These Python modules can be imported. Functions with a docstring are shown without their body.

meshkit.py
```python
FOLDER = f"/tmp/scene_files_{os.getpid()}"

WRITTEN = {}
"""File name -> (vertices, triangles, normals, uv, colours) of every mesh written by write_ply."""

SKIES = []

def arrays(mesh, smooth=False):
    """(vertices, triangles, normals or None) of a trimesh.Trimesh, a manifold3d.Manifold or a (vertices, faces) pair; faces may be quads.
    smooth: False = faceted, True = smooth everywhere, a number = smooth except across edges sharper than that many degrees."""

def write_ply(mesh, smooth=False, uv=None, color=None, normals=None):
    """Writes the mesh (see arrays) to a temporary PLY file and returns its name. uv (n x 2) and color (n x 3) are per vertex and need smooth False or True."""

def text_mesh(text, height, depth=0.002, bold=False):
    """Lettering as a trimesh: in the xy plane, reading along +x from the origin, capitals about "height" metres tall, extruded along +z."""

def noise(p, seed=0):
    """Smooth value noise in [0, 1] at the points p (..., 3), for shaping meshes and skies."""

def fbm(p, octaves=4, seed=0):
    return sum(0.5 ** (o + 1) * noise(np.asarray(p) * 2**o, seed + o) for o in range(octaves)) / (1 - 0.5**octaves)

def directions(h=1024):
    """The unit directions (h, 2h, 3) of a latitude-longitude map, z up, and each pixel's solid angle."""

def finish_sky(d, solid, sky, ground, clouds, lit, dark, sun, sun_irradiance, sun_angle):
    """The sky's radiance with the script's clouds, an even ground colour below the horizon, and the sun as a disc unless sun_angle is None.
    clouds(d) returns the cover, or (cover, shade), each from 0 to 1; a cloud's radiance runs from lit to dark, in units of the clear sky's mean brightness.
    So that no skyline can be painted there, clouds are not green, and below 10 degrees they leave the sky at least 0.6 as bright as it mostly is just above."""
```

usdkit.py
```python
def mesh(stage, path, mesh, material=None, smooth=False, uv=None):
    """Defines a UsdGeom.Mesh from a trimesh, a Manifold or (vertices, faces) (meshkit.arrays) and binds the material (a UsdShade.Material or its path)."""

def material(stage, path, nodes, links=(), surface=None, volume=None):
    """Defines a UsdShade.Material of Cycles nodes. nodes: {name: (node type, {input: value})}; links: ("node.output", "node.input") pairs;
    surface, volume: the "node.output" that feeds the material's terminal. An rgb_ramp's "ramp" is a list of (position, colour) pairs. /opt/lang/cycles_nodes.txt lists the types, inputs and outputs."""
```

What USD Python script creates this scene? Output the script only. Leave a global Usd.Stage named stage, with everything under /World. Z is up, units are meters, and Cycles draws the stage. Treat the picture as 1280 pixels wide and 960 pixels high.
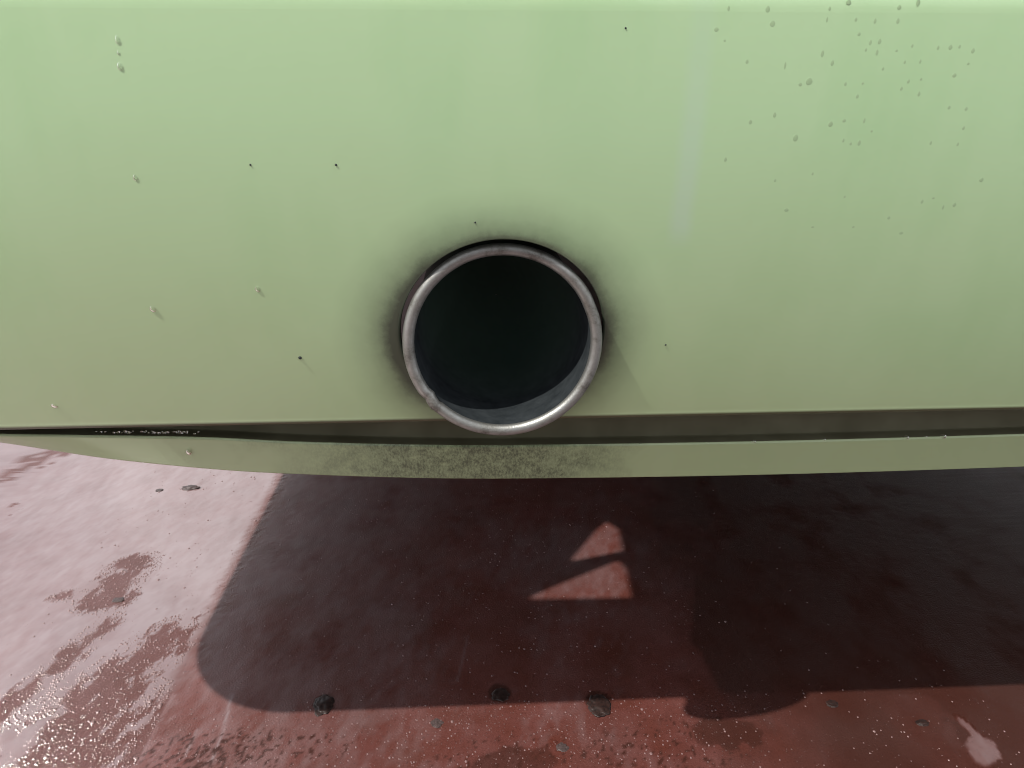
import math
import numpy as np
import shapely.geometry as sg
import trimesh
import usdkit
import meshkit
from pxr import Usd, UsdGeom, UsdLux, UsdShade, Gf, Sdf, Vt

rng = np.random.default_rng(7)
stage = Usd.Stage.CreateInMemory()
UsdGeom.SetStageUpAxis(stage, 'Z')
UsdGeom.SetStageMetersPerUnit(stage, 1.0)
UsdGeom.Xform.Define(stage, '/World')
UsdGeom.Scope.Define(stage, '/World/Looks')

# ------------------------------------------------------------------ camera, sky, sun
PITCH, YAW, FPX = math.radians(20.0), math.radians(3.0), 962.0
CAM = np.array([0.0, -0.55, 0.667])
fw = np.array([math.sin(YAW) * math.cos(PITCH), math.cos(YAW) * math.cos(PITCH), -math.sin(PITCH)])
rt = np.array([math.cos(YAW), -math.sin(YAW), 0.0])
up = np.cross(rt, fw)
cam = UsdGeom.Camera.Define(stage, '/World/camera')
cam.CreateHorizontalApertureAttr(36.0)
cam.CreateVerticalApertureAttr(27.0)
cam.CreateFocalLengthAttr(36.0 * FPX / 1280.0)
cam.CreateClippingRangeAttr(Gf.Vec2f(0.01, 1000))
cam.AddTransformOp().Set(Gf.Matrix4d(*rt, 0, *up, 0, *(-fw), 0, *CAM, 1))
cam.CreateExposureAttr(0.0)

SUN = np.array([-0.584, -0.40, 1.0]); SUN /= np.linalg.norm(SUN)
SUN_I = 1.3
SKY = 0.10
CLOUD = 14.0
dome = UsdLux.DomeLight.Define(stage, '/World/sky')
dome.GetPrim().SetCustomDataByKey('kind', 'structure')
sky_mat = usdkit.material(stage, '/World/Looks/sky_air', {
    'tc': ('texture_coordinate', {}),
    'n': ('noise_texture', {'scale': 2.2, 'detail': 6.0, 'roughness': 0.55, 'distortion': 0.3}),
    'r': ('rgb_ramp', {'ramp': [(0.30, (0, 0, 0)), (0.62, (1, 1, 1))]}),
    's': ('sky_texture', {'sky_type': 'single_scattering', 'sun_disc': False, 'sun_elevation': float(math.asin(SUN[2])),
                          'sun_rotation': float(math.atan2(SUN[0], SUN[1])), 'aerosol_density': 2.0}),
    'm': ('mix_color', {'blend_type': 'mix', 'b': (CLOUD, CLOUD * 1.0, CLOUD * 1.03), 'use_clamp': False}),
    'b': ('background_shader', {'strength': SKY})},
    [('tc.generated', 'n.vector'), ('n.fac', 'r.fac'), ('r.color', 'm.fac'), ('s.color', 'm.a'), ('m.result', 'b.color')], surface='b.background')
UsdShade.MaterialBindingAPI.Apply(dome.GetPrim()).Bind(sky_mat)
sun = UsdLux.DistantLight.Define(stage, '/World/sun')
sun.CreateNormalizeAttr(True); sun.CreateIntensityAttr(SUN_I); sun.CreateAngleAttr(0.7)
sun.CreateColorAttr(Gf.Vec3f(1.0, 0.95, 0.88))
z_ = SUN; x_ = np.cross([0, 0, 1.0], z_); x_ /= np.linalg.norm(x_); y_ = np.cross(z_, x_)
sun.AddTransformOp().Set(Gf.Matrix4d(*x_, 0, *y_, 0, *z_, 0, 0, 0, 5, 1))


# ------------------------------------------------------------------ helpers
def ray(px, py):
    return fw + rt * (px - 640) / FPX - up * (py - 480) / FPX


def at_y(px, py, y=0.0):
    d = ray(px, py); return CAM + d * (y - CAM[1]) / d[1]


def at_ground(px, py, z=0.0):
    d = ray(px, py); return CAM + d * (z - CAM[2]) / d[2]


used = {}


def numbered(path):
    n = used.get(path, 0); used[path] = n + 1
    return path if n == 0 else f'{path}_{n:03d}'


def tag(prim, label=None, cat=None, group=None, kind=None):
    for k, v in (('label', label), ('category', cat), ('group', group), ('kind', kind)):
        if v: prim.SetCustomDataByKey(k, v)
    return prim


def thing(name, label, cat, group=None, loc=None):
    x = UsdGeom.Xform.Define(stage, numbered('/World/' + name))
    if loc is not None: x.AddTranslateOp().Set(Gf.Vec3d(*map(float, loc)))
    return tag(x.GetPrim(), label, cat, group)


def part(name, mesh, mat, parent=None, smooth=35, label=None):
    path = numbered((str(parent.GetPath()) if parent else '/World') + '/' + name)
    p = usdkit.mesh(stage, path, mesh, mat, smooth).GetPrim()
    if label: p.SetCustomDataByKey('label', label)
    return p


def mat(name, nodes, links, surface='p.BSDF'):
    return usdkit.material(stage, '/World/Looks/' + name, nodes, links, surface=surface)


def grid_faces(nu, nv):
    i = np.arange(nu - 1)[:, None] * nv + np.arange(nv - 1)[None, :]
    return np.stack([i, i + nv, i + nv + 1, i + 1], -1).reshape(-1, 4)


def tri(f):
    f = np.asarray(f); return np.vstack([f[:, [0, 1, 2]], f[:, [0, 2, 3]]])


def box(x0, x1, y0, y1, z0, z1):
    m = trimesh.creation.box((x1 - x0, y1 - y0, z1 - z0)); m.apply_translation(((x0 + x1) / 2, (y0 + y1) / 2, (z0 + z1) / 2)); return m


def smooth(a, b, x):
    t = np.clip((x - a) / (b - a), 0, 1); return t * t * (3 - 2 * t)


# ------------------------------------------------------------------ dimensions of the coach tail
XL, XR, RC = -0.625, 1.90, 0.15          # left and right side, corner radius
TIP_Y = -0.040                           # the tailpipe ends this far behind the panel
tl, tr_, tt, tb = (at_y(502, 425, TIP_Y), at_y(754, 425, TIP_Y), at_y(628, 307, TIP_Y), at_y(628, 545, TIP_Y))
PX, PZ = (tl[0] + tr_[0]) / 2, (tt[2] + tb[2]) / 2
PR = (tr_[0] - tl[0]) / 2
HR = PR + 0.004                          # radius of the cut-out
ZG = 0.4365                              # lower edge of the panel
LIP = 0.015                              # the lip sits this far under the panel
_lb = [at_y(*q, LIP + 0.012) for q in [(0, 555), (150, 577), (340, 593), (640, 600), (960, 595), (1280, 585)]]
_lt = [at_y(*q, LIP) for q in [(0, 543), (100, 544.5), (250, 547), (380, 553), (640, 557), (960, 552), (1280, 543)]]
from scipy.interpolate import PchipInterpolator
_zb = PchipInterpolator([-0.60, -0.48] + [q[0] for q in _lb] + [0.7, 2.5], [0.4345, 0.4325] + [q[2] for q in _lb] + [0.3845, 0.3845])
_zt = PchipInterpolator([-0.60, -0.48] + [q[0] for q in _lt] + [0.7, 2.5], [0.4362, 0.4360] + [q[2] for q in _lt] + [0.415, 0.415])


def plan(s):
    """Plan of the tail: s is x along the rear, turning the left corner below XL + RC and running forward along the side."""
    s = np.asarray(s, float)
    a = np.clip((XL + RC - s) / RC, 0, math.pi / 2)
    side = np.maximum(XL + RC - s - RC * math.pi / 2, 0)
    x = np.where(a > 0, XL + RC - RC * np.sin(a), s)
    y = RC - RC * np.cos(a) + side
    return np.stack([x, y], -1), np.stack([np.sin(a), np.cos(a)], -1)   # point, inward direction


def surf(s, z, off):
    p, n = plan(s)
    p = p + n * np.asarray(off)[..., None]
    return np.concatenate([p, np.asarray(z, float)[..., None]], -1)


def panel_off(z):
    """How far the panel lies inward of the plumb plane: it leans out towards the top, more steeply near its foot."""
    u = np.asarray(z, float) - 0.4365
    return -(0.385 * u - 0.475 * u * u)


def on_panel(px, py):
    """The point of the panel on the rear (right of the corner) seen at a pixel."""
    lo, hi = -0.5, 0.4
    for _ in range(60):
        y = (lo + hi) / 2; q = at_y(px, py, y)
        lo, hi = (lo, y) if y > panel_off(q[2]) else (y, hi)
    return q


hl, hr, ht = on_panel(498, 421), on_panel(756, 421), on_panel(627, 297)
hb_ = 0.4365 + 0.0045
HX, HZ, HA, HB = (hl[0] + hr[0]) / 2, (ht[2] + hb_) / 2, (hr[0] - hl[0]) / 2, (ht[2] - hb_) / 2
ZC = on_panel(640, 13)[2]


# ------------------------------------------------------------------ materials
SHEEN_X = float(on_panel(862, 190)[0]) + 0.015     # a pale sky reflection painted into the colour


def paint(name, dirt_shade_nodes=None, dirt_shade_links=(), col='base.result'):
    nodes = {
        'g': ('geometry', {}),
        'n1': ('noise_texture', {'scale': 9.0, 'detail': 3.0}),
        'st': ('mapping', {'scale': (40.0, 40.0, 2.5)}),
        'n2': ('noise_texture', {'scale': 1.0, 'detail': 3.0}),
        'mx': ('math', {'math_type': 'multiply_add', 'value2': 0.5}),
        'r': ('rgb_ramp', {'ramp': [(0.25, (0.395, 0.625, 0.335)), (0.8, (0.465, 0.675, 0.395))]}),
        'gz': ('separate_xyz', {}),
        'dn0': ('noise_texture', {'scale': 3.2, 'detail': 4.0, 'roughness': 0.55}),
        'dzz': ('math', {'math_type': 'multiply_add', 'value2': -0.16}),
        'df': ('map_range', {'from_min': 0.57, 'from_max': 0.34, 'to_min': 0.0, 'to_max': 0.48, 'clamp': True}),
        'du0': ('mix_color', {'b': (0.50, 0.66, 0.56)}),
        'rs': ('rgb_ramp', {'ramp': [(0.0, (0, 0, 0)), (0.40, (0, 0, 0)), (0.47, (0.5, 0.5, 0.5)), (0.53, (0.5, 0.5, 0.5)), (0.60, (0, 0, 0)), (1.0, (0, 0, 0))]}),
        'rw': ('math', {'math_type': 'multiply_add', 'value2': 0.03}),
        'rx': ('map_range', {'from_min': SHEEN_X - 0.05, 'from_max': SHEEN_X + 0.05, 'clamp': True}),
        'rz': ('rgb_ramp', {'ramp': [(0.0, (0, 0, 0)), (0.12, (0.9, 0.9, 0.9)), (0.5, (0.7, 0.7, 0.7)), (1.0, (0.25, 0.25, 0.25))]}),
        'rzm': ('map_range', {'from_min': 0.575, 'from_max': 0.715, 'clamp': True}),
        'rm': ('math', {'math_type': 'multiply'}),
        'du': ('mix_color', {'b': (0.41, 0.40, 0.21)}),
        'n3': ('noise_texture', {'scale': 130.0, 'detail': 2.0}),
        'bp': ('bump', {'strength': 0.02, 'distance': 0.002}),
        'ro': ('map_range', {'from_min': 0.3, 'from_max': 0.7, 'to_min': 0.08, 'to_max': 0.12}),
        'p': ('principled_bsdf', {'specular_ior_level': 0.5, 'coat_weight': 0.0}),
    }
    links = [('g.position', 'n1.vector'), ('g.position', 'st.vector'), ('st.vector', 'n2.vector'), ('n2.fac', 'mx.value1'), ('n1.fac', 'mx.value3'),
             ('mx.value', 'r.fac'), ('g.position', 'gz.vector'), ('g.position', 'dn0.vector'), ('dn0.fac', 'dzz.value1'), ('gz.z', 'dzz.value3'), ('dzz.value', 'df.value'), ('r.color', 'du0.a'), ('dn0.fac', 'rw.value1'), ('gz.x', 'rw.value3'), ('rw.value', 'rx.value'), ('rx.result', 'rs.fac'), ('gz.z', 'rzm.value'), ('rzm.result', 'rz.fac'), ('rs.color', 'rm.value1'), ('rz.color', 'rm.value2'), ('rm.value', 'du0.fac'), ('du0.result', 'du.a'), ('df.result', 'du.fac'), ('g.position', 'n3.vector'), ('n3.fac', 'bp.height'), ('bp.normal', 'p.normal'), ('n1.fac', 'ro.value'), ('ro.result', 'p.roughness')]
    if dirt_shade_nodes:
        nodes.update(dirt_shade_nodes); links += list(dirt_shade_links)
    else:
        links.append(('du.result', 'p.base_color'))
    return mat(name, nodes, links)


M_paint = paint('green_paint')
# soot round the tailpipe cut-out: distance from the pipe's axis, broken up by noise, wider on the left
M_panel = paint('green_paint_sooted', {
    'sx': ('separate_xyz', {}),
    'dx': ('math', {'math_type': 'subtract', 'value2': float(HX) - 0.002}),
    'dz': ('math', {'math_type': 'subtract', 'value2': float(HZ) - 0.0025}), 'dq': ('math', {'math_type': 'multiply', 'value2': float(HA / HB)}),
    'dw': ('math', {'math_type': 'multiply', 'value2': 0.93}), 'cx': ('combine_xyz', {}),
    'ln': ('vector_math', {'math_type': 'length'}),
    'sn': ('noise_texture', {'scale': 26.0, 'detail': 9.0, 'roughness': 0.72}),
    'd2': ('math', {'math_type': 'multiply_add', 'value2': -0.015}),
    's1': ('rgb_ramp', {'ramp': [(0.0, (0.95, 0.95, 0.95)), (0.10, (0.80, 0.80, 0.80)), (0.22, (0.52, 0.52, 0.52)), (0.45, (0.27, 0.27, 0.27)), (0.72, (0.09, 0.09, 0.09)), (1.0, (0, 0, 0))]}),
    'mr': ('map_range', {'from_min': float(HA) - 0.0095, 'from_max': float(HA) + 0.030, 'clamp': True}),
    'mm': ('mix_color', {'b': (0.050, 0.058, 0.044)}),
    'ft': ('map_range', {'from_min': 0.4412, 'from_max': 0.4390, 'clamp': True}), 'fm': ('mix_color', {'b': (0.07, 0.07, 0.04)})},  # foot edge coloured darker to hold down its highlight
    [('g.position', 'sx.vector'), ('sx.x', 'dx.value1'), ('sx.z', 'dz.value1'), ('dx.value', 'dw.value1'), ('dw.value', 'cx.x'), ('dz.value', 'dq.value1'), ('dq.value', 'cx.z'), ('cx.vector', 'ln.vector1'),
     ('g.position', 'sn.vector'), ('sn.fac', 'd2.value1'), ('ln.value', 'd2.value3'), ('d2.value', 'mr.value'), ('mr.result', 's1.fac'), ('s1.color', 'mm.fac'),
     ('du.result', 'mm.a'), ('sx.z', 'ft.value'), ('ft.result', 'fm.fac'), ('mm.result', 'fm.a'), ('fm.result', 'p.base_color')])
# lip: grime along the middle
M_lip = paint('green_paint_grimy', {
    'sx': ('separate_xyz', {}),
    'xr': ('rgb_ramp', {'ramp': [(0.0, (0, 0, 0)), (0.18, (0.45, 0.45, 0.45)), (0.38, (0.92, 0.92, 0.92)), (0.70, (1, 1, 1)), (0.86, (0.45, 0.45, 0.45)), (1.0, (0, 0, 0))]}),
    'xo': ('math', {'math_type': 'multiply_add', 'value2': 0.13}), 'dn4': ('noise_texture', {'scale': 38.0, 'detail': 5.0}), 'xm': ('map_range', {'from_min': -0.115, 'from_max': 0.205, 'clamp': True}),
    'mp': ('mapping', {'scale': (1.0, 1.0, 0.35)}),
    'dn': ('noise_texture', {'scale': 650.0, 'detail': 6.0, 'roughness': 0.75}),
    'dn2': ('noise_texture', {'scale': 110.0, 'detail': 3.0}), 'dad': ('math', {'math_type': 'multiply_add', 'value2': 0.45}),
    'dr': ('rgb_ramp', {'ramp': [(0.52, (0.15, 0.15, 0.15)), (0.70, (0.55, 0.55, 0.55)), (0.88, (0.95, 0.95, 0.95))]}),
    'mu': ('math', {'math_type': 'multiply'}), 'dk': ('mix_color', {'blend_type': 'multiply', 'fac': 1.0, 'b': (0.80, 0.78, 0.78)}),
    'mm': ('mix_color', {'b': (0.055, 0.062, 0.04)})},
    [('g.position', 'sx.vector'), ('g.position', 'dn4.vector'), ('dn4.fac', 'xo.value1'), ('sx.x', 'xo.value3'), ('xo.value', 'xm.value'), ('xm.result', 'xr.fac'), ('g.position', 'mp.vector'), ('mp.vector', 'dn.vector'), ('g.position', 'dn2.vector'), ('dn2.fac', 'dad.value1'), ('dn.fac', 'dad.value3'), ('dad.value', 'dr.fac'),
     ('xr.color', 'mu.value1'), ('dr.color', 'mu.value2'), ('mu.value', 'mm.fac'), ('du.result', 'dk.a'), ('dk.result', 'mm.a'), ('mm.result', 'p.base_color')])
M_groove_shade = mat('groove_shade', {'g': ('geometry', {}), 'n': ('noise_texture', {'scale': 30.0, 'detail': 5.0}), 'r': ('rgb_ramp', {'ramp': [(0.3, (0.085, 0.080, 0.046)), (0.7, (0.125, 0.12, 0.075))]}), 'p': ('principled_bsdf', {'roughness': 0.6, 'specular_ior_level': 0.3})},  # groove surfaces coloured dark to carry the shade of the recess
    [('g.position', 'n.vector'), ('n.fac', 'r.fac'), ('r.color', 'p.base_color')])
M_steel = mat('worn_steel', {
    'g': ('geometry', {}), 'n': ('noise_texture', {'scale': 60.0, 'detail': 6.0, 'roughness': 0.7}),
    'r': ('rgb_ramp', {'ramp': [(0.3, (0.11, 0.10, 0.088)), (0.45, (0.26, 0.262, 0.245)), (0.75, (0.39, 0.40, 0.39))]}),
    'm': ('map_range', {'from_min': 0.3, 'from_max': 0.7, 'to_min': 0.6, 'to_max': 0.38}),
    'n3': ('noise_texture', {'scale': 700.0, 'detail': 3.0}), 'b': ('bump', {'strength': 0.25, 'distance': 0.0006}),
    'p': ('principled_bsdf', {'metallic': 0.85})},
    [('g.position', 'n.vector'), ('n.fac', 'r.fac'), ('r.color', 'p.base_color'), ('n.fac', 'm.value'), ('m.result', 'p.roughness'), ('g.position', 'n3.vector'), ('n3.fac', 'b.height'), ('b.normal', 'p.normal')])
M_soot = mat('soot', {'g': ('geometry', {}), 'n': ('noise_texture', {'scale': 40.0, 'detail': 5.0}),
    'r': ('rgb_ramp', {'ramp': [(0.3, (0.020, 0.027, 0.025)), (0.7, (0.036, 0.045, 0.044))]}),
    'p': ('principled_bsdf', {'roughness': 0.75, 'specular_ior_level': 0.3})},
    [('g.position', 'n.vector'), ('n.fac', 'r.fac'), ('r.color', 'p.base_color')])
M_bore = mat('bore_soot_haze', {'g': ('geometry', {}), 'n': ('noise_texture', {'scale': 70.0, 'detail': 6.0, 'roughness': 0.7}), 'sx': ('separate_xyz', {}),
    'mr': ('map_range', {'from_min': 0.010, 'from_max': 0.100, 'clamp': True}), 'mx': ('mix_color', {'b': (0.058, 0.090, 0.070)}),  # lens haze painted as a greener, paler tone deeper in
    'r': ('rgb_ramp', {'ramp': [(0.3, (0.014, 0.017, 0.019)), (0.7, (0.030, 0.035, 0.038))]}), 'b': ('bump', {'strength': 0.3, 'distance': 0.001}),
    'p': ('diffuse_bsdf', {'roughness': 0.5})},
    [('g.position', 'n.vector'), ('n.fac', 'r.fac'), ('g.position', 'sx.vector'), ('sx.y', 'mr.value'), ('mr.result', 'mx.fac'), ('r.color', 'mx.a'), ('mx.result', 'p.color'),
     ('n.fac', 'b.height'), ('b.normal', 'p.normal')])
M_black = mat('underbody_black', {'g': ('geometry', {}), 'n': ('noise_texture', {'scale': 12.0, 'detail': 5.0}),
    'r': ('rgb_ramp', {'ramp': [(0.3, (0.018, 0.018, 0.018)), (0.7, (0.05, 0.046, 0.042))]}),
    'p': ('principled_bsdf', {'roughness': 0.7})},
    [('g.position', 'n.vector'), ('n.fac', 'r.fac'), ('r.color', 'p.base_color')])

# ------------------------------------------------------------------ ground: one sheet, fine near the coach
def axis(a, b, h, far):
    core = np.arange(a, b + h / 2, h); out = []; x, st = 0.0, h
    while x < far:
        st *= 1.22; x += st; out.append(x)
    out = np.array(out)
    return np.concatenate([a - out[::-1], core, core[-1] + out])


gx, gy = axis(-0.80, 0.75, 0.0028, 120.0), axis(-0.02, 0.86, 0.0028, 120.0)
GX, GY = np.meshgrid(gx, gy, indexing='ij')
P = np.stack([GX, GY, 0 * GX], -1)


def fb(scale, seed, octv=4, off=(0, 0)):
    q = np.stack([GX * scale[0] + off[0], GY * scale[1] + off[1], 0 * GX + seed * 3.7], -1)
    return sum(0.5 ** (o + 1) * meshkit.noise(q * 2 ** o, seed + o) for o in range(octv)) / (1 - 0.5 ** octv)


def blob(px, py, wx, wy, ang=0.0):
    """Soft oval on the ground, centre at the ground point seen at (px, py), half sizes in metres, long side turned by ang."""
    c = at_ground(px, py); dx, dy = GX - c[0], GY - c[1]
    ca, sa = math.cos(ang), math.sin(ang)
    u, v = (dx * ca + dy * sa) / wx, (-dx * sa + dy * ca) / wy
    return np.exp(-(u * u + v * v))


near = (np.abs(GX) < 2.5) & (np.abs(GY) < 3.0)
ANG = 1.25
streak = fb((70, 22), 3, 5)
# bare: 1 where no smooth water film stands on the paint
b = 1.3 * blob(165, 702, 0.026, 0.016, 0.6) + 1.4 * blob(133, 752, 0.030, 0.018, 0.5) + 0.8 * blob(80, 745, 0.02, 0.012, 0.3) + 0.75 * blob(150, 725, 0.05, 0.03, 0.9)
b += 1.15 * blob(188, 815, 0.055, 0.030, ANG) + 1.15 * blob(120, 880, 0.085, 0.042, ANG) + 1.1 * blob(80, 940, 0.07, 0.05, ANG) + 1.1 * blob(165, 930, 0.06, 0.026, ANG) + 0.8 * blob(110, 800, 0.05, 0.018, ANG)
b += 0.95 * blob(15, 880, 0.08, 0.018, ANG) + 1.0 * blob(62, 566, 0.035, 0.12, -0.3) + 0.6 * blob(235, 610, 0.012, 0.008) + 0.7 * blob(5, 640, 0.018, 0.03)
b -= 0.9 * blob(30, 925, 0.05, 0.010, ANG) + 0.6 * blob(140, 905, 0.03, 0.007, ANG)
RX, RY = GX * 0.96 - GY * 0.28, GX * 0.28 + GY * 0.96
fq = np.stack([RX * 110, RY * 45, 0 * GX], -1)
fine = sum(0.6 ** o * (meshkit.noise(fq * 2 ** o + 5, 70 + o) - 0.5) for o in range(4))
wgt = np.clip(0.25 + b, 0, 1.1)
bare = b + ((streak - 0.5) * 1.6 + fine * 1.5 + (fb((30, 16), 77, 3) - 0.5) * 1.0) * wgt
lace = np.exp(-((bare - 0.42) / 0.20) ** 2) * (b > 0.15)
bare = smooth(0.46, 0.54, bare)
tread = smooth(-0.39, -0.33, GX)            # the part that is only damp, not flooded
bare = bare * (1 - tread) + tread * np.clip(0.80 + (fb((26, 18), 13, 4) - 0.5) * 0.9, 0.3, 1)
# puddles on the right, far film reflections painted pale
pale = 1.2 * blob(1228, 940, 0.016, 0.030, -0.6) + 1.1 * blob(1203, 902, 0.007, 0.016, 0.2)
wisp = 1.0 * blob(1085, 700, 0.008, 0.07, 0.35) + 0.9 * blob(1122, 770, 0.012, 0.014) + 0.9 * blob(1150, 708, 0.03, 0.035) + 0.6 * blob(1200, 745, 0.06, 0.05) + 0.5 * blob(960, 668, 0.03, 0.012)
pud = pale
pud = smooth(0.5, 0.62, pud + (fb((50, 30), 21, 5) - 0.5) * 0.8)
bare = np.clip(bare * (1 - pud), 0, 1)
rough_z = (fb((420, 420), 5, 2) - 0.5) * 0.0011 + (fb((130, 130), 6, 2) - 0.5) * 0.0012
P[..., 2] = np.where(near, rough_z * (0.13 + 0.37 * np.where(GX < -0.37, bare, 0.35 + 0.35 * smooth(0.22, 0.14, GY))), 0)
edge = bare * (1 - bare) * 4
dry = smooth(0.05, -0.12, GY)               # nearer to the viewer the yard is only damp
bare = np.maximum(bare, dry)
def scratch(pts, w):
    d = np.full(GX.shape, 9.0)
    q = [at_ground(*k)[:2] for k in pts]
    for a_, b_ in zip(q[:-1], q[1:]):
        e = b_ - a_; t = np.clip(((GX - a_[0]) * e[0] + (GY - a_[1]) * e[1]) / (e @ e), 0, 1)
        d = np.minimum(d, np.hypot(GX - a_[0] - t * e[0], GY - a_[1] - t * e[1]))
    return np.exp(-(d / w) ** 2)


warp = (fb((55, 40), 41, 4) - 0.5)
pale = smooth(0.45, 0.75, pale + warp * 1.5); wisp = smooth(0.42, 0.7, wisp + warp * 1.1)
soak_shade = np.clip(0.95 * smooth(0.535, 0.56, GX + warp * 0.05) * smooth(0.9, 0.5, GY) + 0.60 * smooth(0.20, 0.40, GX + warp * 0.12), 0, 1) * (1 - pale)
soak_shade = np.maximum(soak_shade, 0.85 * smooth(0.22, 0.50, GX + warp * 0.1) * smooth(0.10, 0.22, GY))  # colour deepened where the coach shadow lies on the right
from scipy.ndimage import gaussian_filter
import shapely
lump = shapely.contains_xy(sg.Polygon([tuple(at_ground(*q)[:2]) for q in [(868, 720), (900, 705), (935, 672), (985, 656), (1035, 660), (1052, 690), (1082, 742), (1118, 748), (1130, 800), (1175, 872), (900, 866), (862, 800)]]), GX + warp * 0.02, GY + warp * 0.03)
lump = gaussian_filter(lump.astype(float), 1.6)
soak_shade = np.maximum(soak_shade, 0.80 * lump) + 0.35 * np.where(GX < -0.37, bare, 0) + 0.34 * smooth(-0.38, -0.15, GX) + 0.5 * (fb((14, 9), 51, 4) - 0.5) * smooth(-0.3, 0, GX)
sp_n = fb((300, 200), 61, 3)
soak_shade += 0.9 * smooth(0.60, 0.66, sp_n + 0.10 * blob(265, 942, 0.07, 0.03)) * smooth(0.05, 0.4, blob(265, 942, 0.07, 0.03) + 0.6 * blob(370, 935, 0.06, 0.02) + 0.7 * blob(640, 950, 0.08, 0.03) + 0.5 * blob(850, 930, 0.08, 0.04))
soak_shade += 0.5 * smooth(0.45, 0.6, blob(640, 955, 0.06, 0.03) + warp * 0.9) + 0.45 * smooth(0.45, 0.6, blob(905, 915, 0.05, 0.03) + warp * 0.9)
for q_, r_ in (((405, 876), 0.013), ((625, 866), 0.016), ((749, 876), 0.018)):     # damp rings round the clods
    soak_shade += 0.75 * smooth(0.40, 0.52, blob(*q_, r_, r_) + warp * 0.5)
soak_shade = np.clip(soak_shade, 0, 1)
wisp = np.maximum(wisp, 0.55 * smooth(0.3, 0.42, GX + 0.2 * (GY - 0.4)) * smooth(0.36, 0.55, GY + warp * 0.1)) * (1 - lump)  # grey film reflection painted into the colour around the lump
sheen_scratch = np.clip(0.42 * pale + 0.26 * wisp + 0.55 * scratch([(290, 868), (281, 905), (265, 952)], 0.0016) + 0.4 * scratch([(247, 912), (230, 948)], 0.0016) + 0.3 * scratch([(585, 795), (572, 850)], 0.0015)
                + 0.3 * scratch([(880, 700), (905, 745)], 0.004) + np.clip(smooth(0.25, -0.25, GX) * 0.14 + 0.25 * blob(745, 705, 0.12, 0.16) + smooth(-0.362, -0.388, GX + 0.02 * warp) * 0.62 + (fb((9, 6), 31, 4) - 0.5) * 0.6 + fine * 0.22 + (streak - 0.5) * 0.3, 0, 1) * (1 - np.where(GX < -0.37, bare, 0)), 0, 1)  # pale scratches, plus sky reflection on the film painted into the colour
gm = (P.reshape(-1, 3), tri(grid_faces(len(gx), len(gy))))
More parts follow.
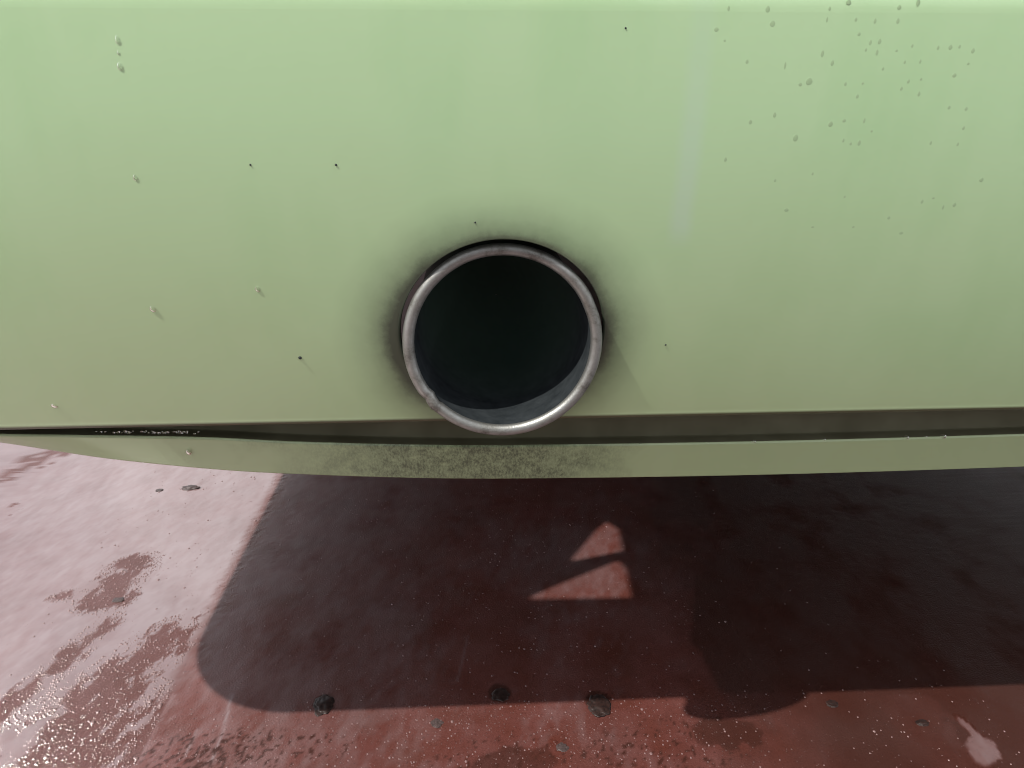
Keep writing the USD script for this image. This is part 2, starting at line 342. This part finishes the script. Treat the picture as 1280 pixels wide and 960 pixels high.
M_ground = mat('wet_red_paint', {
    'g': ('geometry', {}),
    'ab': ('attribute', {'attribute': 'bare'}), 'al': ('attribute', {'attribute': 'sheen_scratch'}), 'as': ('attribute', {'attribute': 'soak_shade'}), 'm3': ('mix_color', {'b': (0.044, 0.015, 0.011)}),
    'n1': ('noise_texture', {'scale': 14.0, 'detail': 6.0, 'roughness': 0.6}),
    'n2': ('noise_texture', {'scale': 260.0, 'detail': 4.0, 'roughness': 0.6}),
    'r': ('rgb_ramp', {'ramp': [(0.30, (0.095, 0.024, 0.015)), (0.52, (0.130, 0.043, 0.036)), (0.72, (0.160, 0.066, 0.060))]}),
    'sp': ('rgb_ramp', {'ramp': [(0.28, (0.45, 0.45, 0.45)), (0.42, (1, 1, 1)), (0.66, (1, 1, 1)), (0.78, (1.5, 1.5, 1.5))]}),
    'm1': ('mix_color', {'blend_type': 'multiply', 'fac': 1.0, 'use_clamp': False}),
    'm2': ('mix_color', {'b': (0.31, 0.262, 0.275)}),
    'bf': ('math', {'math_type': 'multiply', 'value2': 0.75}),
    'ro': ('map_range', {'from_min': 0.0, 'from_max': 1.0, 'to_min': 0.06, 'to_max': 0.42}),
    'bs': ('map_range', {'from_min': 0.0, 'from_max': 1.0, 'to_min': 0.03, 'to_max': 0.5}),
    'n3': ('noise_texture', {'scale': 420.0, 'detail': 3.0}),
    'bp': ('bump', {'distance': 0.0012}),
    'p': ('principled_bsdf', {'ior': 1.6, 'specular_ior_level': 0.6})},
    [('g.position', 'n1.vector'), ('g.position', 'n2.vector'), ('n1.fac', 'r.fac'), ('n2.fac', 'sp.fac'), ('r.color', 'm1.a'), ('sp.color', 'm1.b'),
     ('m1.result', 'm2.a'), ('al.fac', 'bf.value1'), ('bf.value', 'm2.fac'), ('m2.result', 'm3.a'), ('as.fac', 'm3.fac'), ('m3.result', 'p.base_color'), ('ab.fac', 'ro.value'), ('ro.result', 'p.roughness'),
     ('ab.fac', 'bs.value'), ('bs.result', 'bp.strength'), ('g.position', 'n3.vector'), ('n3.fac', 'bp.height'), ('bp.normal', 'p.normal')])
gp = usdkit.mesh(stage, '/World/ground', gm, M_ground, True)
for nm, arr in (('bare', bare), ('sheen_scratch', sheen_scratch), ('soak_shade', soak_shade)):
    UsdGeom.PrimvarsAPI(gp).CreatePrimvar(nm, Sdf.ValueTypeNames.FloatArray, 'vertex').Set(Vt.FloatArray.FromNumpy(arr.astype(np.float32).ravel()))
tag(gp.GetPrim(), 'wet red painted concrete yard under the coach', None, None, 'structure')

# ------------------------------------------------------------------ the coach tail
coach = thing('coach', 'light green coach tail with round exhaust cut-out and grimy lower lip', 'bus')
# rear panel: a grid in (s, z) with a square patch that is refined towards the round cut-out
ss = np.concatenate([np.linspace(-9.6, -0.75, 16), np.linspace(-0.70, -0.46, 40), np.arange(-0.455, 0.5501, 0.005), np.linspace(0.57, XR, 30)])
zz = np.concatenate([np.linspace(ZG + 0.003, ZC, 58), ])
sc = np.arange(len(ss)); ci0, ci1 = np.searchsorted(ss, HX - 0.105), np.searchsorted(ss, HX + 0.105)
cj0, cj1 = 0, np.searchsorted(zz, HZ + 0.105)
zz[cj0] = ZG + 0.003
SS, ZZ = np.meshgrid(ss, zz, indexing='ij')
V = surf(SS.ravel(), ZZ.ravel(), panel_off(ZZ.ravel()))
F = grid_faces(len(ss), len(zz)).reshape(len(ss) - 1, len(zz) - 1, 4)
keep = np.ones(F.shape[:2], bool); keep[ci0:ci1, cj0:cj1] = False
F = F[keep]
per = [(i, cj0) for i in range(ci0, ci1)] + [(ci1, j) for j in range(cj0, cj1)] + [(i, cj1) for i in range(ci1, ci0, -1)] + [(ci0, j) for j in range(cj1, cj0, -1)]
ring0 = np.array([i * len(zz) + j for i, j in per]); n = len(per); K = 14
allV, base = [V], len(V); prev = ring0; newF = []
sp_, zp_ = ss[[i for i, j in per]], zz[[j for i, j in per]]
th = np.arctan2(zp_ - HZ, sp_ - HX)
for k in range(1, K + 4):
    if k <= K:
        t = (k / K) ** 0.8
        s2 = sp_ * (1 - t) + (HX + HA * np.cos(th)) * t; z2 = zp_ * (1 - t) + (HZ + HB * np.sin(th)) * t; o = panel_off(z2)
    else:                                    # rolled edge into the cut-out
        q = k - K; a = [0, 0.5, 0.9, 1.0][q]; r_ = 0.0015 * math.sin(a * math.pi / 2)
        s2, z2 = HX + (HA - r_) * np.cos(th), HZ + (HB - r_) * np.sin(th); o = panel_off(z2) + [0, 0.0006, 0.0016, 0.006][q]
    allV.append(surf(s2, z2, o)); cur = base + np.arange(n)
    base += n
    nx = np.roll(np.arange(n), -1)
    newF.append(np.stack([prev, prev[nx], cur[nx], cur], -1)); prev = cur
# rolled lower edge
for dz, do in ((0.0008, 0.0004), (0.0, 0.0022), (0.0002, 0.012), (0.004, 0.030)):
    if dz == 0.0008: prevb = np.arange(len(ss)) * len(zz)
    zrow = np.full(len(ss), ZG + dz); allV.append(surf(ss, zrow, panel_off(zrow) + do)); cur = base + np.arange(len(ss)); base += len(ss)
    newF.append(np.stack([prevb[:-1], cur[:-1], cur[1:], prevb[1:]], -1)); prevb = cur
rear = (np.vstack(allV), np.vstack([tri(F)] + [tri(f) for f in newF]))
m_rear = trimesh.Trimesh(*rear, process=False); m_rear.fix_normals()
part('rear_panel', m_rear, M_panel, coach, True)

# hatch panel above the crease: leans forward and carries on up to the window line
zu = np.concatenate([np.linspace(0, 0.036, 22), np.linspace(0.042, 0.10, 7), np.linspace(0.15, 1.05, 19)])
ou = panel_off(ZC) + np.cumsum(np.concatenate([[0], np.diff(zu) * (-0.12 + 0.72 * smooth(-0.002, 0.034, zu[1:]))]))
ou = np.where(zu > 0.10, ou[np.searchsorted(zu, 0.10)] + (zu - 0.10) * 0.04, ou)
SU, ZU = np.meshgrid(ss, zu, indexing='ij')
V = surf(SU.ravel(), ZC + ZU.ravel(), np.broadcast_to(ou, SU.shape).ravel())
hf = grid_faces(len(ss), len(zu)).reshape(len(ss) - 1, len(zu) - 1, 4)
sun_opening = ((ss[:-1] > -1.6) & (ss[1:] < -0.12))[:, None] & ((zu[:-1] > 0.19) & (zu[1:] < 1.01))[None]  # opening added to let the sun through to the ground patches
m = trimesh.Trimesh(V, tri(hf[~sun_opening]), process=False)
part('engine_hatch', m, M_paint, coach, True)

# lower lip with the recess above it
sl = np.concatenate([np.linspace(-9.6, -0.75, 16), np.linspace(-0.70, -0.46, 30), np.linspace(-0.455, 0.60, 170), np.linspace(0.62, XR, 30)])
zbv, ztv = _zb(np.clip(sl, -0.60, 2.5)), _zt(np.clip(sl, -0.60, 2.5))
h = ztv - zbv
prof0 = [(0.0145, lambda: np.full_like(sl, ZG + 0.005)), (0.0138, lambda: ztv + 0.001), (0.0120, lambda: ztv), (0.003, lambda: ztv + 0.0004), (0.0012, lambda: ztv),
        (0.0003, lambda: ztv - 0.0008), (0.0, lambda: ztv - np.minimum(0.002, h * .3)), (0.0065, lambda: zbv + h * 0.5), (0.0118, lambda: zbv + np.minimum(0.0022, h * .3)),
        (0.0132, lambda: zbv + 0.0007), (0.0155, lambda: zbv), (0.020, lambda: zbv + 0.0005), (0.022, lambda: zbv + 0.004)]
for nm_, prof, m_ in (('groove_recess', prof0[:5], M_groove_shade), ('lower_lip', prof0[4:], M_lip)):
    V = np.stack([surf(sl, fz(), np.full_like(sl, o + LIP)) for o, fz in prof], 1)
    m = trimesh.Trimesh(V.reshape(-1, 3), tri(grid_faces(len(sl), len(prof))), process=False)
    part(nm_, m, m_, coach, 50)

# body behind: dark floor, bay walls
gaps = [[(716, 700), (746, 664), (758, 654), (771, 662), (776, 688)], [(664, 748), (700, 732), (772, 703), (780, 712), (786, 746)]]
fp = sg.box(XL + 0.03, 0.06, XR - 0.03, 9.6)
sun_mask = sg.box(XL + 0.01, -0.020, 1.2, 0.752)  # unseen plate added, its holes shape the sun patches on the ground
for gpx in gaps:
    fp = fp.difference(sg.Polygon([tuple((at_ground(*q) + SUN / SUN[2] * 0.60)[:2]) for q in gpx]).buffer(0.03))  # floor openings cut along the sun direction for the same patches
    sun_mask = sun_mask.difference(sg.Polygon([tuple((at_ground(*q) + SUN / SUN[2] * 0.88)[:2]) for q in gpx]).buffer(0.003))
fm = trimesh.creation.extrude_polygon(fp, 0.004, engine='earcut'); fm.apply_translation((0, 0, 0.60))
tm = trimesh.creation.extrude_polygon(sun_mask, 0.004, engine='earcut'); tm.apply_translation((0, 0, 0.88))
part('sun_mask_plate', tm, M_black, coach, False)
part('floor_pan', fm, M_black, coach, False)
part('engine_bay_wall', box(XL + 0.03, XR - 0.03, 0.75, 0.77, 0.605, 1.75), M_black, coach, False)
part('right_side', box(XR, XR + 0.03, 0.0, 9.6, 0.30, 1.775), M_paint, coach, False)
part('front_wall', box(XL + 0.03, XR - 0.03, 9.57, 9.6, 0.20, 1.755), M_black, coach, False)
part('roof_deck', box(XL + 0.02, XR - 0.03, 0.0, 9.6, 1.755, 1.775), M_paint, coach, False)

# tailpipe: rolled rim and sooty bore
def lathe(profile, n=160):
    a = np.linspace(0, 2 * math.pi, n, endpoint=False)
    pr = np.array(profile)
    V = np.stack([PX + pr[:, 0][None] * np.cos(a)[:, None], np.broadcast_to(pr[:, 1][None], (n, len(pr))), PZ + pr[:, 0][None] * np.sin(a)[:, None]], -1)
    i = np.arange(n)[:, None]; j = np.arange(len(pr) - 1)[None]
    nx = (i + 1) % n; L = len(pr)
    f = np.stack([i * L + j, nx * L + j, nx * L + j + 1, i * L + j + 1], -1).reshape(-1, 4)
    return trimesh.Trimesh(V.reshape(-1, 3), tri(f), process=False)


RW = 0.0041
t = np.linspace(-0.25, math.pi + 0.35, 22)
ts = np.linspace(-0.55, math.pi + 0.12, 24)
rim = [(PR - RW + RW * math.cos(q), TIP_Y + RW - RW * math.sin(q)) for q in ts]
lm = lathe(rim)
an = np.arctan2(lm.vertices[:, 2] - PZ, lm.vertices[:, 0] - PX)
for a0, wd, dp in ((-2.52, 0.035, 0.0009), (-2.40, 0.03, -0.0006), (0.4, 0.1, 0.0003), (1.9, 0.2, -0.0003)):   # dents in the rim
    k_ = np.exp(-((an - a0) / wd) ** 2) * dp
    lm.vertices[:, 1] += k_ * 1.2; lm.vertices[:, 0] -= np.cos(an) * k_; lm.vertices[:, 2] -= np.sin(an) * k_
pipe = part('exhaust_pipe', lm, M_steel, coach, True)
part('outer_wall', lathe([(PR - 0.0058, 0.30), (PR - 0.0058, TIP_Y + RW * 3.2), (PR - 0.0035, TIP_Y + RW * 1.5)]), M_soot, pipe, 40)
BR = PR - RW * 1.78
bore_end = [(BR * math.cos(q) ** 0.55, 0.005 + 0.105 * math.sin(q)) for q in np.linspace(0, math.pi / 2 - 0.004, 26)]  # closed end added so that light shows in the depth of the bore
part('sooty_bore', lathe([(PR - RW * 1.985, TIP_Y + RW * 0.95), (PR - RW * 1.93, TIP_Y + RW * 1.5), (PR - RW * 1.85, TIP_Y + RW * 3), (BR, -0.01)] + bore_end + [(0.0003, 0.1101)]), M_bore, pipe, True)

# ------------------------------------------------------------------ drops
M_water = mat('water_bead', {'p': ('principled_bsdf', {'base_color': (1, 1, 1), 'roughness': 0.02, 'ior': 1.33, 'transmission_weight': 1.0})}, [])
M_spot = mat('dirty_drop', {'p': ('principled_bsdf', {'base_color': (0.36, 0.51, 0.30), 'roughness': 0.12, 'ior': 1.33})}, [])
M_glint = mat('water_grit', {'p': ('principled_bsdf', {'base_color': (0.20, 0.12, 0.115), 'roughness': 0.20, 'ior': 1.6, 'specular_ior_level': 1.0})}, [])

dome_m = trimesh.creation.icosphere(subdivisions=1)
dv, df = dome_m.vertices.copy(), dome_m.faces
kf = df[(dv[df][:, :, 2] > -0.3).all(1)]
# beads of water standing on the yard, most of them along the broken edges of the film
w = np.where((GX > -0.62) & (GX < 0.60) & (GY > 0.0) & (GY < 0.84), (0.006 + 0.012 * (GX > -0.37) + 3.2 * lace * (GX < -0.37) + 0.15 * bare * (GX < -0.37) + 0.09 * bare * (GY < 0.18)) * (1 - 0.8 * smooth(0.2, 0.4, GX)), 0).ravel()
idx = rng.choice(len(w), 11000, p=w / w.sum(), replace=False)
pts = P.reshape(-1, 3)[idx] + np.concatenate([rng.uniform(-.0014, .0014, (len(idx), 2)), np.zeros((len(idx), 1))], 1)
rad = (0.0005 + 0.0013 * rng.random(len(idx)) ** 3) * np.where(rng.random(len(idx)) < 0.03, 1.6, 1) * np.where(pts[:, 0] > -0.37, 0.62, 1.0)
VV = dv[None] * (rad[:, None, None] * np.array([1, 1.15, 0.6])) + pts[:, None]
FF = kf[None] + (np.arange(len(idx)) * len(dv))[:, None, None]
g = part('water_beads', (VV.reshape(-1, 3), FF.reshape(-1, 3)), M_glint, None, False)
tag(g, 'tiny wet grains and beads of water glinting on the red yard', None, None, 'stuff')



def drop_mesh(w, h, d, seed, sub=2):
    m = trimesh.creation.icosphere(subdivisions=sub); v = m.vertices
    v = v * (1 + 0.16 * (meshkit.noise(v * 1.3 + seed * 7.1, seed) - 0.5)[:, None])
    v[:, 2] *= np.where(v[:, 2] < 0, 1.0, 1.0); v[:, 0] *= 1 - 0.25 * np.clip(v[:, 2], 0, 1)
    return v * [w, d, h], m.faces


def panel_frame(q):
    dz = 0.002
    t_ = np.array([0, float(panel_off(q[2] + dz) - panel_off(q[2] - dz)), 2 * dz]); t_ /= np.linalg.norm(t_)
    n_ = np.cross([1.0, 0, 0], t_)
    return t_, n_


def add_drop(name, px, py, wpx, hpx, depth, m_, label, group, seed, q=None):
    q = on_panel(px, py) if q is None else q
    dist = np.linalg.norm(q - CAM); k = dist / FPX
    v, f = drop_mesh(wpx * k / 2, hpx * k / 2, depth * k * min(wpx, hpx) / 2, seed)
    t_, n_ = panel_frame(q)
    v = v[:, :1] * np.array([1.0, 0, 0]) + v[:, 1:2] * n_ + v[:, 2:] * t_
    x = thing(name, label, 'droplet', group, q)
    part('water', (v, f), m_, x, True)
    return x


for k, (px, py, w_, h_) in enumerate([(147, 50, 5, 9), (148, 66, 3, 4), (150, 83, 6, 8), (169, 222, 5, 7), (322, 361, 6, 8), (191, 386, 7, 8), (68, 507, 7, 6)]):
    add_drop('water_droplet', px, py, w_, h_, 0.4, M_water, ['clear elongated drop highest of the three dripping at the upper left', 'tiny clear bead between two drops at the upper left', 'clear round drop lowest of the three dripping at the upper left',
        'small clear drop alone in the left middle of the panel', 'clear hanging drop left of and above the tailpipe', 'clear round drop on the lower left of the panel', 'flat clear drop on the far left just above the lip'][k], None, k)
for k, (px, py, w_) in enumerate([(375, 447, 4.5), (313, 206, 2.5), (420, 206, 3), (782, 35, 2.5), (832, 431, 2.5), (594, 278, 2.5)]):
    q = on_panel(px, py); kk = np.linalg.norm(q - CAM) / FPX
    v, f = drop_mesh(w_ * kk / 2, w_ * kk / 2, w_ * kk / 3, 60 + k, 1)
    x = thing('dirt_speck', ['round black dirt speck on the panel left of the tailpipe', 'faint dark speck in the middle of the left half of the panel', 'dark speck on the panel above and left of the tailpipe',
        'tiny dark speck near the top edge of the panel', 'tiny dark speck on the panel right of the tailpipe', 'tiny dark speck just above the soot round the tailpipe'][k], 'speck', None, q)
    part('grit', (v, f), M_soot, x, True)
spots = """155,32,9,18 304,35,17,22 322,90,20,21 540,33,10,14 530,75,8,18 612,8,18,18 640,75,10,14 713,80,10,18 800,80,12,18 877,8,12,26 695,162,10,18 730,158,13,18 720,200,10,20 678,190,9,12 512,205,12,24
550,240,12,20 462,310,25,27 428,322,14,13 370,250,8,26 225,235,12,16 108,112,18,16 140,155,9,9 600,320,10,14 666,318,8,9 645,367,11,15 840,310,10,14 888,302,9,9 880,358,10,17 813,338,10,14 1015,287,15,15 1068,243,9,9
1086,193,13,17 1035,178,9,12 1000,180,14,18 953,182,9,14 855,175,8,12 826,237,8,12 885,235,8,14 743,262,9,12 795,193,10,9 652,130,12,12 805,28,14,16 330,438,13,19 238,465,13,17 410,525,20,26 543,473,18,20 595,460,13,13
672,460,8,18 700,500,9,9 592,535,8,14 620,548,9,12 652,545,12,22 475,662,8,12 332,688,10,13 143,608,11,18 1060,415,11,13 995,410,11,13 1050,488,10,13 925,545,9,14 1028,550,9,13 1118,685,16,16 892,768,10,16 972,790,8,18
1015,780,13,17 597,750,8,10 375,800,18,14 765,830,12,12 812,888,16,12 630,865,10,9 475,865,12,8 935,755,11,8"""
special = {(304, 35): 'round dull water spot at the top, upper of a close pair', (322, 90): 'round dull water spot at the top, lower of a close pair', (462, 310): 'largest dull round water spot on the upper right of the panel', (410, 525): 'large dull oval water spot, lowest of the big ones on the panel'}
for k, line in enumerate(spots.split()):
    cx_, cy_, w_, h_ = map(float, line.split(','))
    add_drop('water_spot', 860 + cx_ / 3.048, cy_ / 3.048, w_ / 3.4, h_ / 3.4, 0.05, M_spot, special.get((int(cx_), int(cy_)), 'small dull water spot among many on the upper right of the panel'), None if (int(cx_), int(cy_)) in special else 'water spots on the upper right of the panel', 100 + k)
# beads hanging along the upper edge of the lip
for k, (px, py, w_) in enumerate([(800, 555.5, 5), (845, 554, 3), (885, 554, 5), (942, 552, 7), (1030, 549.5, 5), (1133, 547, 7), (1157, 546, 4), (1179, 545.5, 8)]):
    q = at_y(px, py, LIP + 0.0012)
    add_drop('lip_bead', px, py, w_, w_ * 0.75, 0.7, M_water, 'largest clear bead on the lip edge, farthest right' if k == 7 else 'clear bead of water on the upper edge of the lip right of the tailpipe', None if k == 7 else 'beads along the upper edge of the lip', 200 + k, q)
for k, (px, py, w_, h_) in enumerate([(236, 565, 6, 8), (215, 556, 3, 5), (275, 553, 3, 4), (258, 552, 3, 5)]):
    q = at_y(px, py, LIP + 0.004)
    add_drop('lip_drop', px, py, w_, h_, 0.7, M_water, ['largest clear drop on the left end of the lip', 'small clear drop left of the largest one on the lip', 'small clear drop high on the lip, right of the largest one', 'tiny clear drop on the lip between two others'][k], None, 230 + k, q)
vs, fs, nv = [], [], 0
for k in range(46):
    px = rng.uniform(120, 250); q = at_y(px, 538.5 + rng.uniform(0, 3) + (px - 120) * 0.006, 0.004)
    v, f = drop_mesh(rng.uniform(.0004, .0016), rng.uniform(.0004, .0007), .0007, 300 + k, 1); vs.append(v + q); fs.append(f + nv); nv += len(v)
tag(part('groove_water', (np.vstack(vs), np.vstack(fs)), M_water, None, True), 'row of tiny water beads glinting in the groove at the left', None, None, 'stuff')

# ------------------------------------------------------------------ clods and chips on the yard
M_mud = mat('dark_mud', {'g': ('geometry', {}), 'n': ('noise_texture', {'scale': 300.0, 'detail': 4.0}), 'r': ('rgb_ramp', {'ramp': [(0.3, (0.010, 0.005, 0.004)), (0.7, (0.030, 0.013, 0.010))]}), 'p': ('principled_bsdf', {'roughness': 0.5})},
            [('g.position', 'n.vector'), ('n.fac', 'r.fac'), ('r.color', 'p.base_color')])
M_stone = mat('grey_stone', {'g': ('geometry', {}), 'n': ('noise_texture', {'scale': 400.0, 'detail': 4.0}), 'r': ('rgb_ramp', {'ramp': [(0.3, (0.035, 0.024, 0.022)), (0.7, (0.085, 0.060, 0.058))]}), 'p': ('principled_bsdf', {'roughness': 0.45})},
              [('g.position', 'n.vector'), ('n.fac', 'r.fac'), ('r.color', 'p.base_color')])
for k, (nm, px, py, w_, d_, h_, m_, lab, cat) in enumerate([
        ('mud_clod', 405, 881, 22, 26, 0.35, M_mud, 'reddish dark mud clod at the left end of the shadow edge', 'clod'),
        ('mud_clod', 625, 869, 18, 18, 0.35, M_mud, 'dark mud clod in the shadow in front of the tailpipe', 'clod'),
        ('mud_clod', 749, 882, 24, 30, 0.40, M_mud, 'blackest mud clod, on the shadow edge right of the tailpipe', 'clod'),
        ('stone_chip', 546, 904, 12, 13, 0.2, M_stone, 'grey stone chip in the lit strip left of centre', 'stone'),
        ('stone_chip', 703, 934, 13, 11, 0.2, M_stone, 'darker grey stone chip near the bottom edge, right of centre', 'stone'),
        ('stone_chip', 148, 750, 12, 8, 0.3, M_stone, 'grey stone chip in the bare red patch on the flooded left', 'stone'),
        ('stone_chip', 199, 613, 8, 6, 0.3, M_stone, 'tiny dark chip on the bright wet yard under the left lip', 'stone'),
        ('stone_chip', 238, 610, 20, 9, 0.3, M_stone, 'flat grey chip with a wet rim on the bright yard under the left lip', 'stone'),
        ('mud_clod', 1153, 904, 12, 8, 0.35, M_mud, 'small dark mud clod on the orange wet strip at the lower right', 'clod'),
        ('mud_clod', 1040, 880, 12, 9, 0.35, M_mud, 'faint mud clod at the shadow edge on the right', 'clod')]):
    q = at_ground(px, py); kk = np.linalg.norm(q - CAM) / FPX
    m = trimesh.creation.icosphere(subdivisions=3); v = m.vertices
    v = v * (0.45 + 1.15 * meshkit.fbm(v * 2.2 + k * 9.3, 4, k))[:, None]
    v = v * [w_ * kk / 2, d_ * kk / 2 * 1.05, h_ * w_ * kk / 2 * 0.6] + [0, 0, h_ * w_ * kk * 0.05]
    x = thing(nm, lab, cat, None, (q[0], q[1], 0.0))
    part('lump', (v, m.faces), m_, x, True)


# ------------------------------------------------------------------ the person taking the picture, whose dark clothes shade and mirror in the paint
import manifold3d as mf


def chain(joints, links, extra=()):
    bones = []
    for a_, b_ in links:
        pts_ = []
        for jn in (a_, b_):
            x0, y0, z0, r0 = joints[jn]
            pts_.append(trimesh.creation.icosphere(subdivisions=2, radius=r0).vertices + [x0, y0, z0])
        bones.append(mf.Manifold.hull_points(np.vstack(pts_).astype(np.float32)))
    m = mf.Manifold.batch_boolean(bones, mf.OpType.Add).refine_to_length(0.03).to_mesh()
    t_ = trimesh.Trimesh(m.vert_properties[:, :3], m.tri_verts, process=True)
    trimesh.smoothing.filter_taubin(t_, iterations=12)
    return t_


M_cloth = mat('dark_cloth', {'g': ('geometry', {}), 'n': ('noise_texture', {'scale': 25.0, 'detail': 5.0}), 'r': ('rgb_ramp', {'ramp': [(0.3, (0.020, 0.022, 0.028)), (0.7, (0.04, 0.042, 0.05))]}), 'p': ('principled_bsdf', {'roughness': 0.85})},
              [('g.position', 'n.vector'), ('n.fac', 'r.fac'), ('r.color', 'p.base_color')])
M_skin = mat('skin', {'p': ('principled_bsdf', {'base_color': (0.42, 0.25, 0.18), 'roughness': 0.5})}, [])
M_hair = mat('dark_hair', {'p': ('principled_bsdf', {'base_color': (0.03, 0.02, 0.015), 'roughness': 0.6})}, [])
J = {'hip_l': (-0.02, -1.02, 0.90, 0.125), 'hip_r': (0.16, -1.02, 0.90, 0.125), 'waist': (0.07, -0.99, 1.05, 0.135), 'chest': (0.07, -0.91, 1.25, 0.150), 'neck': (0.07, -0.83, 1.43, 0.060),
     'sh_l': (-0.11, -0.88, 1.34, 0.070), 'sh_r': (0.25, -0.88, 1.34, 0.070), 'el_l': (-0.20, -0.86, 1.05, 0.048), 'el_r': (0.32, -0.86, 1.05, 0.048),
     'wr_l': (-0.085, -0.68, 0.80, 0.031), 'wr_r': (0.105, -0.68, 0.80, 0.031),
     'kn_l': (-0.06, -0.96, 0.50, 0.066), 'kn_r': (0.20, -0.96, 0.50, 0.066), 'an_l': (-0.08, -1.05, 0.10, 0.044), 'an_r': (0.22, -1.05, 0.10, 0.044)}
person = thing('person', 'person in dark clothes bending forward and holding a telephone towards the coach', 'person')
part('clothes', chain(J, [('hip_l', 'hip_r'), ('hip_l', 'waist'), ('hip_r', 'waist'), ('waist', 'chest'), ('chest', 'sh_l'), ('chest', 'sh_r'), ('chest', 'neck'), ('sh_l', 'el_l'), ('el_l', 'wr_l'),
     ('sh_r', 'el_r'), ('el_r', 'wr_r'), ('hip_l', 'kn_l'), ('kn_l', 'an_l'), ('hip_r', 'kn_r'), ('kn_r', 'an_r')]), M_cloth, person, True)
for sx_, wx_ in ((-1, -0.085), (1, 0.105)):
    H = {'w': (wx_, -0.672, 0.785, 0.026), 'p1': (wx_ - 0.012 * sx_, -0.625, 0.715, 0.024), 'p2': (wx_ - 0.020 * sx_, -0.602, 0.690, 0.020)}
    L = [('w', 'p1'), ('p1', 'p2')]
    for k in range(4):
        zf = 0.716 - 0.021 * k; ln = (0.92, 1.0, 0.95, 0.78)[k]
        H[f'a{k}'] = (wx_ - 0.016 * sx_, -0.598, zf, 0.0095); H[f'b{k}'] = (wx_ - 0.022 * sx_, -0.568 , zf - 0.004, 0.0085)
        H[f'c{k}'] = (wx_ - (0.022 + 0.022 * ln) * sx_, -0.5475 + 0.0, zf - 0.008, 0.0072)
        L += [('p1', f'a{k}'), (f'a{k}', f'b{k}'), (f'b{k}', f'c{k}')]
    H['t0'] = (wx_ - 0.030 * sx_, -0.612, 0.725, 0.011); H['t1'] = (wx_ - 0.048 * sx_, -0.590, 0.712, 0.0095); L += [('p1', 't0'), ('t0', 't1')]
    part('hand', chain(H, L), M_skin, person, True)
hd = chain({'a': (0.07, -0.82, 1.44, 0.05), 'b': (0.07, -0.755, 1.52, 0.062), 'c': (0.07, -0.80, 1.60, 0.088), 'j': (0.07, -0.715, 1.50, 0.035), 'n0': (0.07, -0.712, 1.585, 0.012), 'n': (0.07, -0.690, 1.553, 0.013),
            'e': (-0.022, -0.79, 1.56, 0.018), 'f': (0.162, -0.79, 1.56, 0.018)}, [('a', 'b'), ('b', 'c'), ('c', 'j'), ('b', 'j'), ('n0', 'n'), ('c', 'e'), ('c', 'f'), ('c', 'n0')])
part('head', hd, M_skin, person, True)
part('hair', chain({'a': (0.07, -0.815, 1.63, 0.082), 'b': (0.07, -0.85, 1.58, 0.080), 'c': (0.07, -0.775, 1.665, 0.05)}, [('a', 'b'), ('a', 'c')]), M_hair, person, True)
for x0 in (-0.08, 0.22):
    part('shoe', chain({'a': (x0, -1.06, 0.05, 0.048), 'b': (x0, -0.93, 0.04, 0.038), 'c': (x0, -0.87, 0.035, 0.032)}, [('a', 'b'), ('b', 'c')]), M_soot, person, True)
ph = manifold_box = mf.Manifold.cube((0.150, 0.0075, 0.072), True)
phm = ph.to_mesh(); phv = phm.vert_properties[:, :3]
phv = CAM + phv[:, :1] * rt + (phv[:, 1:2] - 0.0075) * fw + (phv[:, 2:]) * up
tel = thing('telephone', 'slim dark telephone held level in both hands of the bending person', 'phone')
part('housing', (phv, phm.tri_verts), M_soot, tel, False)
